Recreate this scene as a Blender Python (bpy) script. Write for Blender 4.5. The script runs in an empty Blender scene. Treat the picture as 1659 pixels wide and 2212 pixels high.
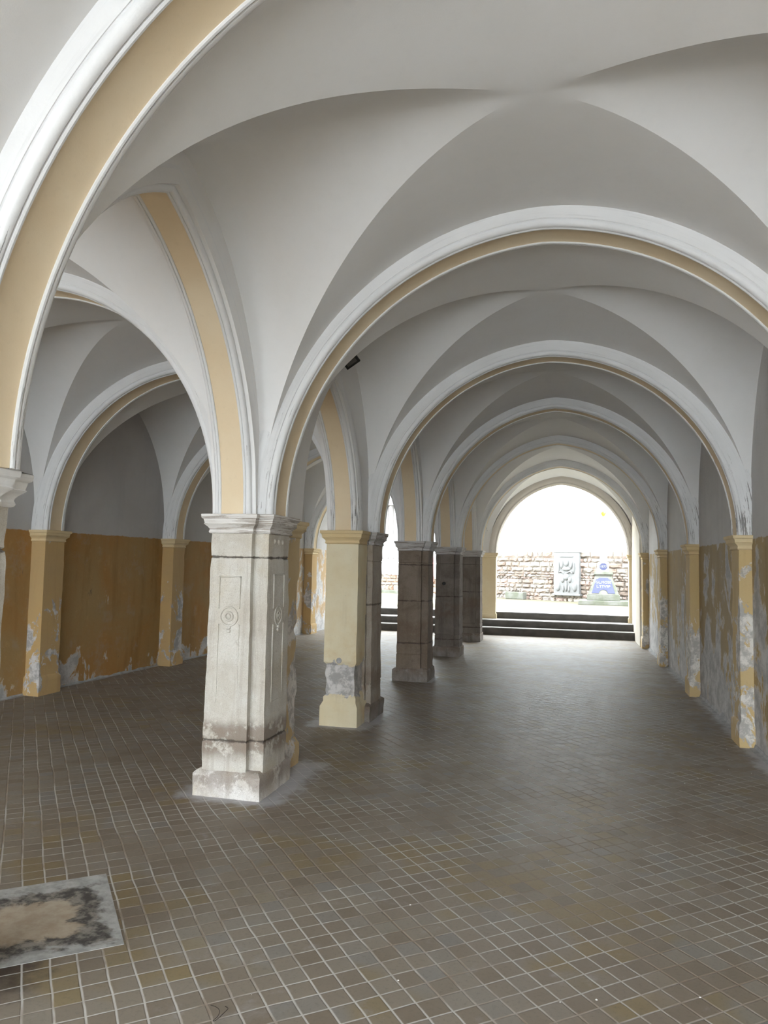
import bpy, bmesh, math, random
import numpy as np
from mathutils import Vector, Matrix, noise as mnoise

random.seed(7)
SC = bpy.context.scene
COL = SC.collection

# ------------------------------------------------------------------ helpers
def tag(o, label=None, cat=None, group=None, kind=None):
    if label: o['label'] = label
    if cat: o['category'] = cat
    if group: o['group'] = group
    if kind: o['kind'] = kind
    return o

def empty(name, loc, label, cat, group=None, kind='thing'):
    o = bpy.data.objects.new(name, None)
    o.location = loc
    o.empty_display_size = .1
    COL.objects.link(o)
    return tag(o, label, cat, group, kind)

class MB:
    """collects vertices, faces and uvs; build() links one mesh object"""
    def __init__(s):
        s.v, s.f, s.uv = [], [], []
    def add(s, verts, faces, uvs=None):
        b = len(s.v)
        s.v += [tuple(p) for p in verts]
        s.f += [tuple(i + b for i in f) for f in faces]
        s.uv += list(uvs) if uvs is not None else [(0, 0)] * len(verts)
    def box(s, x0, x1, y0, y1, z0, z1):
        v = [(x0, y0, z0), (x1, y0, z0), (x1, y1, z0), (x0, y1, z0), (x0, y0, z1), (x1, y0, z1), (x1, y1, z1), (x0, y1, z1)]
        s.add(v, [(3, 2, 1, 0), (4, 5, 6, 7), (0, 1, 5, 4), (1, 2, 6, 5), (2, 3, 7, 6), (3, 0, 4, 7)])
    def grid(s, rows, close_u=False, close_v=False, uvf=None):
        n, m = len(rows), len(rows[0])
        v = [p for r in rows for p in r]
        f = []
        for i in range(n if close_v else n - 1):
            for j in range(m if close_u else m - 1):
                a, b = i * m + j, i * m + (j + 1) % m
                c, d = ((i + 1) % n) * m + (j + 1) % m, ((i + 1) % n) * m + j
                f.append((a, b, c, d))
        s.add(v, f, uvf)
        return s
    def lathe(s, cx, cy, prof, n=24, z0=0):
        rows = [[(cx + r * math.cos(2 * math.pi * k / n), cy + r * math.sin(2 * math.pi * k / n), z0 + z) for k in range(n)] for r, z in prof]
        s.grid(rows, close_u=True)
    def build(s, name, mat, parent=None, smooth=None, bevel=0, loc=None):
        me = bpy.data.meshes.new(name)
        off = Vector((0, 0, 0))
        if parent is not None:
            p = parent
            while p is not None:
                off += p.location
                p = p.parent
        if loc is not None:
            off = off + Vector(loc)
        vs = [(a - off.x, b - off.y, c - off.z) for a, b, c in s.v]
        me.from_pydata(vs, [], s.f)
        uvl = me.uv_layers.new(name='UVMap')
        idx = np.empty(len(me.loops), dtype=np.int32)
        me.loops.foreach_get('vertex_index', idx)
        uv = np.array(s.uv, dtype=np.float32)[idx]
        uvl.data.foreach_set('uv', uv.ravel())
        bm = bmesh.new(); bm.from_mesh(me)
        bmesh.ops.remove_doubles(bm, verts=bm.verts, dist=1e-5)
        bmesh.ops.recalc_face_normals(bm, faces=bm.faces)
        bm.to_mesh(me); bm.free()
        me.materials.append(mat)
        if smooth is not None:
            me.shade_smooth()
            me.set_sharp_from_angle(angle=math.radians(smooth))
        o = bpy.data.objects.new(name, me)
        if parent is not None:
            o.parent = parent
        if loc is not None:
            o.location = loc
        COL.objects.link(o)
        if bevel:
            b = o.modifiers.new('bevel', 'BEVEL'); b.width = bevel; b.segments = 2; b.limit_method = 'ANGLE'
        return o

# ------------------------------------------------------------------ layout (metres; x right, y along the hall, z up)
ZS = 1.93                                                           # spring line = top of the capitals
PX = [-2.30, -2.305, -2.225, -2.19, -2.185, -2.15, -2.15]           # pillar line
TY = [2.20, 5.0, 7.64, 10.38, 13.33, 16.1]                         # pillar / rib centres
YN, YE = -4.6, 18.55                                                # open near end, end wall
XR, XL = 1.595, -6.17                                              # side walls
def RPX(y): return 1.497 - .0122 * (y - 7.64) + .065 * min(1.8, max(0, 6.8 - y))                       # face of the right pilasters; both side walls run slightly askew
def XRY(y): return RPX(y) + .11
def LPX(y): return -6.0 + .034 * (y - 7.64)                         # the left wall runs slightly askew
def XLY(y): return LPX(y) - .185
RISE = 1.83
TRISE = {0: 2.0, 1: 1.92, 2: 1.80, 3: 1.85, 4: 1.85, 5: 1.81, 6: 1.70}          # crown of each cross rib of the right aisle

# ------------------------------------------------------------------ materials
class NT:
    def __init__(s, name):
        s.m = bpy.data.materials.new(name); s.m.use_nodes = True
        s.t = s.m.node_tree; s.t.nodes.clear()
        s.out = s.n('ShaderNodeOutputMaterial')
        s.b = s.n('ShaderNodeBsdfPrincipled')
        s.l(s.b.outputs[0], s.out.inputs[0])
        s.geo = s.n('ShaderNodeNewGeometry')
        s.pos = s.geo.outputs['Position']
        s.b.inputs['Specular IOR Level'].default_value = .3
    def n(s, t): return s.t.nodes.new(t)
    def l(s, a, b): s.t.links.new(a, b)
    def setv(s, sock, v):
        if isinstance(v, bpy.types.NodeSocket): s.l(v, sock)
        else: sock.default_value = v
    def math(s, op, a, b=0., c=None, clamp=False):
        n = s.n('ShaderNodeMath'); n.operation = op; n.use_clamp = clamp
        s.setv(n.inputs[0], a); s.setv(n.inputs[1], b)
        if c is not None: s.setv(n.inputs[2], c)
        return n.outputs[0]
    def vmath(s, op, a, b=(0, 0, 0)):
        n = s.n('ShaderNodeVectorMath'); n.operation = op
        s.setv(n.inputs[0], a); s.setv(n.inputs[1], b)
        return n.outputs[0]
    def noise(s, scale, detail=4, rough=.55, vec=None, stretch=None, dist=0., color=False, offs=None):
        v = vec if vec is not None else s.pos
        if offs is not None: v = s.vmath('ADD', v, offs)
        if stretch is not None: v = s.vmath('MULTIPLY', v, stretch)
        n = s.n('ShaderNodeTexNoise'); s.l(v, n.inputs['Vector'])
        n.inputs['Scale'].default_value = scale; n.inputs['Detail'].default_value = detail
        n.inputs['Roughness'].default_value = rough; n.inputs['Distortion'].default_value = dist
        return n.outputs['Color' if color else 'Fac']
    def step(s, v, a, b):
        n = s.n('ShaderNodeMapRange'); n.interpolation_type = 'SMOOTHSTEP'
        s.setv(n.inputs['Value'], v); s.setv(n.inputs['From Min'], a); s.setv(n.inputs['From Max'], b)
        return n.outputs[0]
    def mix(s, fac, a, b, mode='MIX'):
        n = s.n('ShaderNodeMix'); n.data_type = 'RGBA'; n.blend_type = mode
        s.setv(n.inputs[0], fac)
        for k, v in ((6, a), (7, b)):
            if isinstance(v, tuple) and len(v) == 3: v = v + (1,)
            s.setv(n.inputs[k], v)
        return n.outputs[2]
    def z(s):
        n = s.n('ShaderNodeSeparateXYZ'); s.l(s.pos, n.inputs[0]); return n.outputs
    def bump(s, h, strength=.3, dist=.01):
        n = s.n('ShaderNodeBump'); n.inputs['Strength'].default_value = strength; n.inputs['Distance'].default_value = dist
        s.l(h, n.inputs['Height']); s.l(n.outputs[0], s.b.inputs['Normal'])
    def fin(s, col, rough=.85):
        if isinstance(col, tuple): col = col + (1,) if len(col) == 3 else col
        s.setv(s.b.inputs['Base Color'], col); s.setv(s.b.inputs['Roughness'], rough)
        return s.m

def m_plaster(name, base, warm):
    t = NT(name)
    a = t.noise(1.1, 5, .6); b = t.noise(14, 4, .6)
    c = t.mix(t.step(a, .35, .7), base, warm)
    c = t.mix(t.math('MULTIPLY', t.step(b, .5, .8), .12), c, tuple(x * .8 for x in base))
    t.bump(t.noise(160, 3, .6), .12, .003)
    return t.fin(c, .9)

def m_rib(name, base, chip=(.13, .12, .11), amount=.635):
    """limewash moulding with dirt and chips running along the arch (uv: u = length, v = profile)"""
    t = NT(name)
    uv = t.n('ShaderNodeUVMap'); uv.uv_map = 'UVMap'
    st = t.noise(1., 8, .72, vec=uv.outputs[0], stretch=(3.2, 95., 1.))
    md = t.noise(1.6, 3, .5)
    z = t.z()[2]
    th = t.math('SUBTRACT', amount + .04, t.math('MULTIPLY', t.step(z, 3.4, 1.95), .09))
    th = t.math('ADD', th, t.math('MULTIPLY', t.math('SUBTRACT', .5, md), .25))
    th = t.math('SUBTRACT', th, t.math('MULTIPLY', t.math('MULTIPLY', t.step(t.z()[0], .6, 1.35), t.step(z, 3.1, 2.3)), .06))
    k = t.step(st, th, t.math('ADD', th, .03))
    c = t.mix(t.noise(3, 4), base, tuple(x * .86 for x in base))
    c = t.mix(t.math('MULTIPLY', t.step(t.noise(1., 6, .7, vec=uv.outputs[0], stretch=(1.6, 70., 1.), offs=(7.3, .4, 0)), .5, .72), .35), c, tuple(x * .62 for x in base))
    c = t.mix(t.math('MULTIPLY', k, .8), c, chip)
    t.bump(t.math('ADD', t.noise(60, 3), t.math('MULTIPLY', k, -.6)), .3, .004)
    return t.fin(c, .85)

def m_band(name, a, b):
    t = NT(name)
    c = t.mix(t.step(t.noise(1.3, 5, .6), .35, .7), a, b)
    c = t.mix(t.math('MULTIPLY', t.step(t.noise(30, 3), .55, .8), .15), c, tuple(x * .75 for x in a))
    t.bump(t.noise(120, 3), .12, .003)
    return t.fin(c, .85)

def m_wall(name, y1, y2, upper, peel=.55, low=.9, line=1.93, grey=(.40, .39, .38), far=None):
    """two colour wall: ochre dado with flaking patches below, limewash above"""
    t = NT(name)
    o = t.z(); z = o[2]
    big = t.noise(.9, 5, .6, dist=.4); med = t.noise(2.4, 7, .62, stretch=(1, 1, .55), dist=.6); fine = t.noise(9, 6, .65)
    run = t.noise(3, 5, .6, stretch=(1.5, 1.5, .22))
    ochre = t.mix(t.step(big, .35, .68), y1, y2)
    ochre = t.mix(t.math('MULTIPLY', t.step(run, .5, .75), .45), ochre, tuple(x * .55 for x in y1))
    ochre = t.mix(t.math('MULTIPLY', t.step(fine, .55, .75), .25), ochre, tuple(min(1, x * 1.5) for x in y2))
    f = t.math('ADD', med, t.math('MULTIPLY', t.step(z, low, 0.), .17))
    f = t.math('ADD', f, t.math('MULTIPLY', t.math('SUBTRACT', fine, .5), .22))
    if far: f = t.math('ADD', f, t.math('MULTIPLY', t.step(o[1], far, far + 2), .17))
    if far: ochre = t.mix(t.math('MULTIPLY', t.step(o[1], far, far + 2), .75), ochre, (.47, .35, .21))
    k = t.step(f, peel + .1, peel + .125)
    grit = t.noise(34, 6, .72)
    g = t.mix(t.step(t.noise(5, 7, .68, offs=(4, 4, 4)), .38, .62), grey, tuple(min(1, x * 1.5) for x in grey))
    g = t.mix(t.math('MULTIPLY', t.step(grit, .52, .68), .4), g, tuple(x * .5 for x in grey))
    ochre = t.mix(t.math('MULTIPLY', t.step(grit, .56, .72), .3), ochre, tuple(x * .6 for x in y1))
    ochre = t.mix(t.math('MULTIPLY', t.step(t.noise(3.3, 8, .7, offs=(9, 2, 5)), .52, .68), .45), ochre, tuple(.5 * x + .5 * y for x, y in zip(y2, grey)))
    edge = t.math('MULTIPLY', t.step(f, peel + .085, peel + .1), t.step(f, peel + .14, peel + .11))
    lower = t.mix(k, ochre, g)
    lower = t.mix(t.math('MULTIPLY', edge, .35), lower, (.75, .72, .66))
    crack = t.math('MULTIPLY', t.step(t.noise(4.2, 9, .75, stretch=(1, 1, .5), offs=(2, 7, 3)), .645, .67), t.step(z, 1.7, 1.2))
    lower = t.mix(t.math('MULTIPLY', crack, .6), lower, (.09, .08, .07))
    zz = t.math('ADD', z, t.math('MULTIPLY', t.math('SUBTRACT', fine, .5), .05))
    up = t.mix(t.step(big, .3, .7), upper, tuple(x * .88 for x in upper))
    up = t.mix(t.math('MULTIPLY', t.step(run, .5, .75), .18), up, tuple(x * .6 for x in upper))
    c = t.mix(t.step(zz, line - .006, line + .006), lower, up)
    h = t.math('ADD', t.math('MULTIPLY', k, -1.2), t.math('MULTIPLY', t.noise(50, 4), .5))
    t.bump(h, .35, .006)
    return t.fin(c, .88)

def m_paint_pier(name, a, b, grey=(.36, .35, .34), peel=.62, zlo=.0, zhi=.9, push=.2):
    t = NT(name)
    z = t.z()[2]
    fine = t.noise(22, 5, .6)
    med = t.math('ADD', t.noise(3.2, 8, .66, dist=.5, stretch=(1, 1, .7)), t.math('MULTIPLY', t.math('SUBTRACT', t.noise(16, 6, .7), .5), .12))
    c = t.mix(t.step(t.noise(1.8, 4), .3, .7), a, b)
    run = t.noise(5, 4, .6, stretch=(1.5, 1.5, .2))
    c = t.mix(t.math('MULTIPLY', t.step(run, .52, .75), .3), c, tuple(x * .6 for x in a))
    band = t.math('MULTIPLY', t.step(z, zlo - .1, zlo + .12), t.step(z, zhi, zhi - .35))
    f = t.math('ADD', med, t.math('MULTIPLY', band, push))
    k = t.step(f, peel, peel + .02)
    c = t.mix(t.math('MULTIPLY', t.step(t.noise(2.6, 7, .68, offs=(1, 5, 9)), .50, .70), t.math('MULTIPLY', t.step(z, 1.5, .5), .55)), c, tuple(x * y for x, y in zip(a, (.92, .80, .62))))
    c = t.mix(t.math('MULTIPLY', t.step(t.noise(40, 5, .72), .56, .72), .25), c, tuple(x * .6 for x in a))
    c = t.mix(k, c, t.mix(t.step(t.noise(9, 8, .72), .42, .58), grey, tuple(min(1, x * 1.7) for x in grey)))
    t.bump(t.math('ADD', t.math('MULTIPLY', k, -1.), t.math('MULTIPLY', fine, .4)), .35, .006)
    return t.fin(c, .85)

def m_stone(name, base, light, dark, joints, stain_z=.42, stain=.6, contrast=1.):
    """granite: speckle, dark bed joints at given heights, run-off streaks, brown damp stain near the foot"""
    t = NT(name)
    z = t.z()[2]
    sp = t.noise(230, 2, .75); sp2 = t.noise(75, 3, .7); bl = t.noise(3.1, 8, .68, dist=.5); med = t.noise(13, 7, .7)
    run = t.noise(4.5, 7, .68, stretch=(2., 2., .16))
    c = t.mix(t.step(bl, .36, .64), base, light)
    c = t.mix(t.math('MULTIPLY', t.step(run, .50, .68), .45 * contrast), c, dark)
    c = t.mix(t.math('MULTIPLY', t.step(t.noise(2.2, 5, .6, offs=(3.1, 8.2, 1.)), .55, .72), .30 * contrast), c, tuple(x * y for x, y in zip(base, (.95, .82, .55))))
    c = t.mix(t.math('MULTIPLY', t.step(sp, .54, .66), .55), c, dark)
    c = t.mix(t.math('MULTIPLY', t.step(sp2, .58, .70), .35), c, tuple(min(1, x * 1.25) for x in light))
    c = t.mix(t.math('MULTIPLY', t.step(med, .60, .72), .5 * contrast), c, dark)
    wob = t.math('MULTIPLY', t.math('SUBTRACT', t.noise(9, 6, .65), .5), .07)
    zz = t.math('ADD', z, wob)
    s1 = t.math('MULTIPLY', t.step(zz, stain_z + .07, stain_z - .02), t.step(zz, stain_z - .26, stain_z - .14))
    s1 = t.math('MULTIPLY', s1, t.step(t.noise(6.5, 7, .7), .40, .50))
    c = t.mix(t.math('MULTIPLY', s1, stain), c, (.17, .115, .08))
    for j in joints:
        d = t.math('ABSOLUTE', t.math('SUBTRACT', t.math('ADD', z, t.math('MULTIPLY', wob, .35)), j))
        w = t.math('MULTIPLY', t.step(t.noise(11, 5, .7), .38, .62), .014)
        k = t.math('MULTIPLY', t.step(d, t.math('ADD', w, .006), t.math('MULTIPLY', w, .4)), .8)
        c = t.mix(k, c, (.07, .055, .045))
    h = t.math('ADD', t.math('MULTIPLY', med, 1.), t.math('ADD', t.math('MULTIPLY', sp, .35), t.math('MULTIPLY', sp2, .5)))
    t.bump(h, .7, .010)
    return t.fin(c, .9)

def m_simple(name, a, b=None, scale=6, rough=.85, bump=.2, metal=0):
    t = NT(name)
    b = b or tuple(x * .8 for x in a)
    c = t.mix(t.step(t.noise(scale, 6, .62), .35, .65), a, b)
    t.b.inputs['Metallic'].default_value = metal
    if bump: t.bump(t.noise(scale * 8, 4), bump, .006)
    return t.fin(c, rough)

def m_tiles():
    t = NT('floor_tile')
    mp = t.n('ShaderNodeMapping'); mp.vector_type = 'POINT'
    mp.inputs['Rotation'].default_value = (0, 0, math.radians(-40))
    t.l(t.pos, mp.inputs['Vector'])
    v = t.vmath('SUBTRACT', mp.outputs[0], (.4625, 2.984, 0))
    wob = t.vmath('SUBTRACT', t.noise(2.3, 2, .5, color=True), (.5, .5, .5))
    v = t.vmath('ADD', v, t.vmath('MULTIPLY', wob, (.022, .022, 0)))
    wob2 = t.vmath('SUBTRACT', t.noise(14, 2, .5, color=True), (.5, .5, .5))
    v = t.vmath('ADD', v, t.vmath('MULTIPLY', wob2, (.004, .004, 0)))
    u = t.vmath('MULTIPLY', v, (10., 10., 0))
    cell = t.vmath('FLOOR', u); fr = t.vmath('FRACTION', u)
    s = t.n('ShaderNodeSeparateXYZ'); t.l(fr, s.inputs[0])
    ex = t.math('SUBTRACT', .5, t.math('ABSOLUTE', t.math('SUBTRACT', s.outputs[0], .5)))
    ey = t.math('SUBTRACT', .5, t.math('ABSOLUTE', t.math('SUBTRACT', s.outputs[1], .5)))
    ey = t.math('MULTIPLY', ey, 1.15)
    e = t.math('MINIMUM', ex, ey)
    w = t.n('ShaderNodeTexWhiteNoise'); w.noise_dimensions = '2D'; t.l(cell, w.inputs['Vector'])
    r = t.n('ShaderNodeValToRGB'); t.l(w.outputs['Value'], r.inputs[0])
    cr = r.color_ramp; cr.interpolation = 'LINEAR'
    cols = [(0, (0.185, 0.152, 0.115)), (.3, (0.211, 0.178, 0.140)), (.6, (0.229, 0.197, 0.158)), (.85, (0.222, 0.199, 0.170)), (.95, (0.206, 0.193, 0.178)), (1, (0.240, 0.206, 0.152))]
    cr.elements[0].position = 0; cr.elements[0].color = cols[0][1] + (1,)
    cr.elements[1].position = 1; cr.elements[1].color = cols[-1][1] + (1,)
    for p, c in cols[1:-1]:
        el = cr.elements.new(p); el.color = c + (1,)
    tile = r.outputs[0]
    patch = t.noise(.55, 3, .5)
    tile = t.mix(t.math('MULTIPLY', t.step(patch, .45, .7), .5), tile, (.175, .135, .10))
    och = t.math('MULTIPLY', t.step(t.math('ADD', t.noise(1.1, 3, .5, offs=(5, 1, 0)), t.math('MULTIPLY', w.outputs['Value'], .22)), .685, .78), .6)
    tile = t.mix(och, tile, (.215, .155, .062))
    tile = t.mix(t.math('MULTIPLY', t.step(t.noise(60, 5, .7), .5, .7), .3), tile, (.10, .083, .066))
    dust = t.noise(5, 7, .7, dist=.3)
    tile = t.mix(t.math('MULTIPLY', t.step(dust, .56, .74), .38), tile, (.33, .32, .33))
    gn = t.noise(1.7, 4, .6)
    grout = t.mix(t.step(gn, .42, .60), (.47, .45, .42), (.26, .21, .165))
    k = t.step(e, .048, .024)
    sp = t.z()
    def near_box(cx, cy, hx, hy, w):
        qx = t.math('MAXIMUM', t.math('SUBTRACT', t.math('ABSOLUTE', t.math('SUBTRACT', sp[0], cx)), hx), 0.)
        qy = t.math('MAXIMUM', t.math('SUBTRACT', t.math('ABSOLUTE', t.math('SUBTRACT', sp[1], cy)), hy), 0.)
        d = t.math('SQRT', t.math('ADD', t.math('MULTIPLY', qx, qx), t.math('MULTIPLY', qy, qy)))
        return t.step(t.math('ADD', d, t.math('MULTIPLY', t.math('SUBTRACT', t.noise(7, 5, .65), .5), w * 1.8)), w, w * .25)
    smear = near_box(PX[1] + .05, 5.2, .27, .47, .17)
    for q in ((PX[2], 7.5, .25, .42, .13), (PX[3] + .04, TY[3], .25, .26, .07), (XR + .5, 9, .5, 7, .16)):
        smear = t.math('MAXIMUM', smear, near_box(*q))
    dark_spot = near_box(-2.42, 2.40, .2, .25, .30)  # darker tiles beside the foot of the left-edge pillar
    tile = t.mix(t.math('MULTIPLY', smear, .75), tile, (.46, .46, .49))
    grout = t.mix(t.math('MULTIPLY', smear, .6), grout, (.6, .6, .62))
    tile = t.mix(t.math('MULTIPLY', dark_spot, .85), tile, (.035, .022, .018))
    c = t.mix(k, tile, grout)
    rr = t.n('ShaderNodeMix'); t.setv(rr.inputs[0], k)
    base_r = t.math('ADD', .36, t.math('MULTIPLY', t.noise(7, 5, .65), .28))
    t.setv(rr.inputs[2], base_r); rr.inputs[3].default_value = .9
    tilt = t.math('MULTIPLY', w.outputs['Value'], .4)
    h = t.math('ADD', t.step(e, .02, .075), t.math('MULTIPLY', t.noise(24, 3, .5), .35))
    t.bump(h, .35, .004)
    t.b.inputs['Specular IOR Level'].default_value = .26
    return t.fin(c, rr.outputs[0])

def m_attr(name, attr='col', rough=.9):
    t = NT(name)
    a = t.n('ShaderNodeAttribute'); a.attribute_name = attr
    c = t.mix(t.math('MULTIPLY', t.step(t.noise(9, 6, .65), .45, .75), .3), a.outputs['Color'], (.10, .08, .06))
    t.bump(t.noise(30, 5), .5, .02)
    return t.fin(c, rough)

M = {}
M['vault'] = m_plaster('vault_limewash', (.745, .745, .745), (.715, .71, .70))
M['rib'] = m_rib('white_moulding', (.76, .765, .77))
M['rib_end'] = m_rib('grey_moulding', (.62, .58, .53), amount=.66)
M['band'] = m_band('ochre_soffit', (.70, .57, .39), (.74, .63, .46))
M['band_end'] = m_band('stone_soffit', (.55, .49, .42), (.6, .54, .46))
M['wall_left'] = m_wall('wall_left_paint', (.42, .22, .07), (.40, .27, .12), (.52, .51, .50), peel=.58, low=.6, line=1.925, far=12.)
M['wall_right'] = m_wall('wall_right_paint', (.45, .33, .155), (.39, .31, .19), (.60, .59, .58), peel=.45, low=1.5, line=1.90)
M['wall_end'] = m_plaster('end_wall_plaster', (.66, .62, .55), (.60, .54, .44))
M['pil_left'] = m_paint_pier('left_pilaster_paint', (.53, .36, .16), (.48, .34, .17), peel=.63, zlo=0, zhi=1.3, push=.1)
M['pil_right'] = m_paint_pier('right_pilaster_paint', (.58, .43, .21), (.55, .42, .23), grey=(.42, .40, .37), peel=.59, zlo=.1, zhi=1.5, push=.1)
M['pier_yellow'] = m_paint_pier('pale_ochre_render', (.68, .58, .38), (.74, .68, .51), peel=.66, zlo=.30, zhi=.78, push=.46)
M['pier_back'] = m_paint_pier('ochre_render', (.60, .46, .25), (.62, .50, .32), grey=(.45, .43, .41), peel=.58, zlo=.1, zhi=1.4, push=.12)
M['pier_pale'] = m_band('pale_ochre_paint', (.66, .54, .34), (.70, .60, .42))
M['cap_yellow'] = m_band('ochre_capital_paint', (.64, .50, .28), (.69, .57, .36))
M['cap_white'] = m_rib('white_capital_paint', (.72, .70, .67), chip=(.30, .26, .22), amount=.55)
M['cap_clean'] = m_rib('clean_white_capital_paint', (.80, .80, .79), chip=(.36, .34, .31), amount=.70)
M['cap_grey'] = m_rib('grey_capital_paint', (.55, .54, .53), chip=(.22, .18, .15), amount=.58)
M['stone_light'] = m_stone('pale_granite', (.54, .505, .44), (.64, .62, .57), (.33, .28, .23), [1.63, .375], .47, .7)
M['stone_mid'] = m_stone('grey_brown_granite', (.34, .29, .24), (.42, .38, .33), (.16, .13, .10), [1.18], .5, .5)
M['stone_dark'] = m_stone('dark_brown_granite', (.185, .145, .11), (.25, .205, .165), (.09, .07, .055), [1.60, 1.10, .52], .8, .4)
M['stone_dark2'] = m_stone('dark_grey_granite', (.165, .14, .12), (.235, .21, .185), (.09, .075, .065), [1.05, .30], .9, .4)
M['plinth_light'] = m_stone('pale_granite_plinth', (.56, .52, .46), (.74, .72, .69), (.26, .22, .18), [], .25, .55)
M['plinth_dark'] = m_stone('dark_granite_plinth', (.22, .19, .165), (.32, .30, .28), (.10, .085, .07), [], .3, .5)
M['mortar'] = m_simple('mortar_smear', (.33, .33, .33), (.45, .45, .45), 9, .9, .4)
M['tile'] = m_tiles()
M['roof'] = m_simple('roof_slab', (.3, .28, .26))
M['sky_block'] = m_plaster('sky_block_plaster', (.74, .74, .73), (.68, .67, .65))  # surface of the two volumes added to screen the sky
M['step'] = m_simple('worn_step_stone', (.115, .107, .10), (.085, .08, .075), 4, .85, .4)
M['tread'] = m_simple('daylit_tread', (.42, .41, .39), (.33, .32, .30), 5, .8, .3)  # step stone lightened: the daylight on the treads is put into the colour
M['ground_end'] = m_simple('courtyard_gravel', (.105, .095, .058), (.09, .083, .054), .6, .95, .3)
M['ground_near'] = m_simple('forecourt_paving', (.60, .59, .58), (.54, .53, .52), 1.2, .95, .3)
M['rubble'] = m_attr('rubble_stone')
M['slabrock'] = m_simple('relief_stone', (.185, .184, .178), (.15, .15, .146), 5, .9, .5)
M['mon'] = m_simple('monument_stone', (.135, .135, .118), (.088, .092, .066), 3, .9, .4)
M['monwhite'] = m_simple('monument_white_stone', (.32, .32, .31), (.28, .28, .27), 3, .9, .2)
M['mon_pale'] = m_simple('pale_courtyard_stone', (.19, .178, .168), (.16, .15, .142), 3, .9, .2)
M['blue'] = m_simple('blue_plaque', (.042, .046, .095), (.05, .055, .11), 9, .6, .05)
M['letter'] = m_simple('plaque_letter', (.25, .26, .29), (.22, .23, .26), 9, .6, 0)
M['gold'] = m_simple('gilded_metal', (.75, .52, .12), (.65, .45, .1), 9, .35, .05, 1)
M['black'] = m_simple('lamp_black_metal', (.012, .012, .012), (.02, .02, .02), 9, .5, 0)
M['lens'] = m_simple('lamp_dark_glass', (.10, .095, .09), (.12, .115, .11), 9, .25, 0)
M['hair'] = m_simple('dark_fibre', (.02, .015, .012), None, 9, .7, 0)
M['flake'] = m_simple('plaster_flake', (.72, .71, .69), None, 9, .9, 0)
M['red'] = m_simple('faded_red_paint', (.20, .05, .05), (.22, .08, .07), 5, .7, 0)

def arc_params(s, r):
    c = (r * r - s * s) / (2 * s)
    return c, s + c
def arch_curve(s, r, off, n=40):
    """pointed arch of half span s and rise r, offset outwards by off: (t, z) from the left spring to the right one"""
    c, R = arc_params(s, r)
    R += off
    a1 = math.acos(max(-1, min(1, c / R)))                          # angle at the apex
    left = [(c - R * math.cos(a1 * i / n), R * math.sin(a1 * i / n)) for i in range(n + 1)]
    return left + [(-t, z) for t, z in left[-2::-1]]
def arch_z(s, r, off, t):
    c, R = arc_params(s, r); R += off
    d = R * R - (abs(t) + c) ** 2
    return math.sqrt(d) if d > 0 else None

class Barrel:
    """web profile: pointed barrel with a softened ridge, exact height at the crown"""
    def __init__(s, half, crown, e):
        s.e, s.half, s.crown = e, half, crown
        lo, hi = crown, crown * 1.6
        for _ in range(60):
            r = (lo + hi) / 2
            c, R = arc_params(half, r)
            v = math.sqrt(max(0, R * R - (e + c) ** 2))
            if v < crown: lo = r
            else: hi = r
        s.c, s.R = arc_params(half, r)
    def z(s, d):
        q = s.R ** 2 - (math.sqrt(d * d + s.e ** 2) + s.c) ** 2
        return math.sqrt(q) if q > 0 else 0.
    def d(s, z):
        z = min(z, s.crown)
        q = math.sqrt(max(0, s.R ** 2 - z * z)) - s.c
        return math.sqrt(max(0, q * q - s.e ** 2))

class Ogive:
    """rounder web profile along the hall"""
    def __init__(s, half, crown, p=1.55, q=2.3): s.half, s.crown, s.p, s.q = half, crown, p, q
    def d(s, z): return s.half * max(0, 1 - min(1, z / s.crown) ** s.q) ** (1 / s.p)
CROWN = 1.985
# ------------------------------------------------------------------ floor, grounds, walls, roof
def plane(name, x0, x1, y0, y1, z0, z1, mat):
    b = MB(); b.box(x0, x1, y0, y1, z0, z1)
    return tag(b.build(name, mat), kind='structure')
plane('floor', XL - .6, XR + .5, YN - .1, 17.62, -.12, 0, M['tile'])
plane('ground', -45, 45, -60, YN - .1, -.15, -.02, M['ground_near'])
plane('ground', -45, 45, 19.3, 75, .3, .485, M['ground_end'])
def side_wall(name, xf, xo, cuts, z1, mat):
    b = MB()
    n = len(cuts)
    v = [(xf(y), y, 0) for y in cuts] + [(xo, y, 0) for y in reversed(cuts)]
    b.add(v + [(x, y, z1) for x, y, z in v], [tuple(range(2 * n - 1, -1, -1)), tuple(range(2 * n, 4 * n))] + [(i, (i + 1) % (2 * n), 2 * n + (i + 1) % (2 * n), 2 * n + i) for i in range(2 * n)])
    return tag(b.build(name, mat), kind='structure')
side_wall('wall_right', XRY, XR + .9, [YN, 5., 6.8, 19.05], 4.35, M['wall_right'])
side_wall('wall_left', XLY, XL - .9, [YN, 19.05], 4.35, M['wall_left'])
plane('wall_right', 1.365, XR + .1, 16.32, 18.6, 0, 4.0, M['wall_end'])
plane('ceiling', XL - .9, XR + .9, YN, 19.05, 4.3, 4.5, M['roof'])

def sky_block(name, x0, x1, y0, y1, z0, z1, mat):
    b = MB(); b.box(x0, x1, y0, y1, z0, z1)
    return tag(b.build(name, mat), kind='structure')
sky_block('sky_block_courtyard', -26, 24, 36, 40, .3, 13, M['sky_block'])  # added volume beyond the courtyard, keeps part of the sky off the exit
sky_block('sky_block_forecourt', -30, 26, -36, -32, -.1, 7.5, M['sky_block'])  # added unseen volume behind the viewpoint, cuts low sky light

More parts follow.
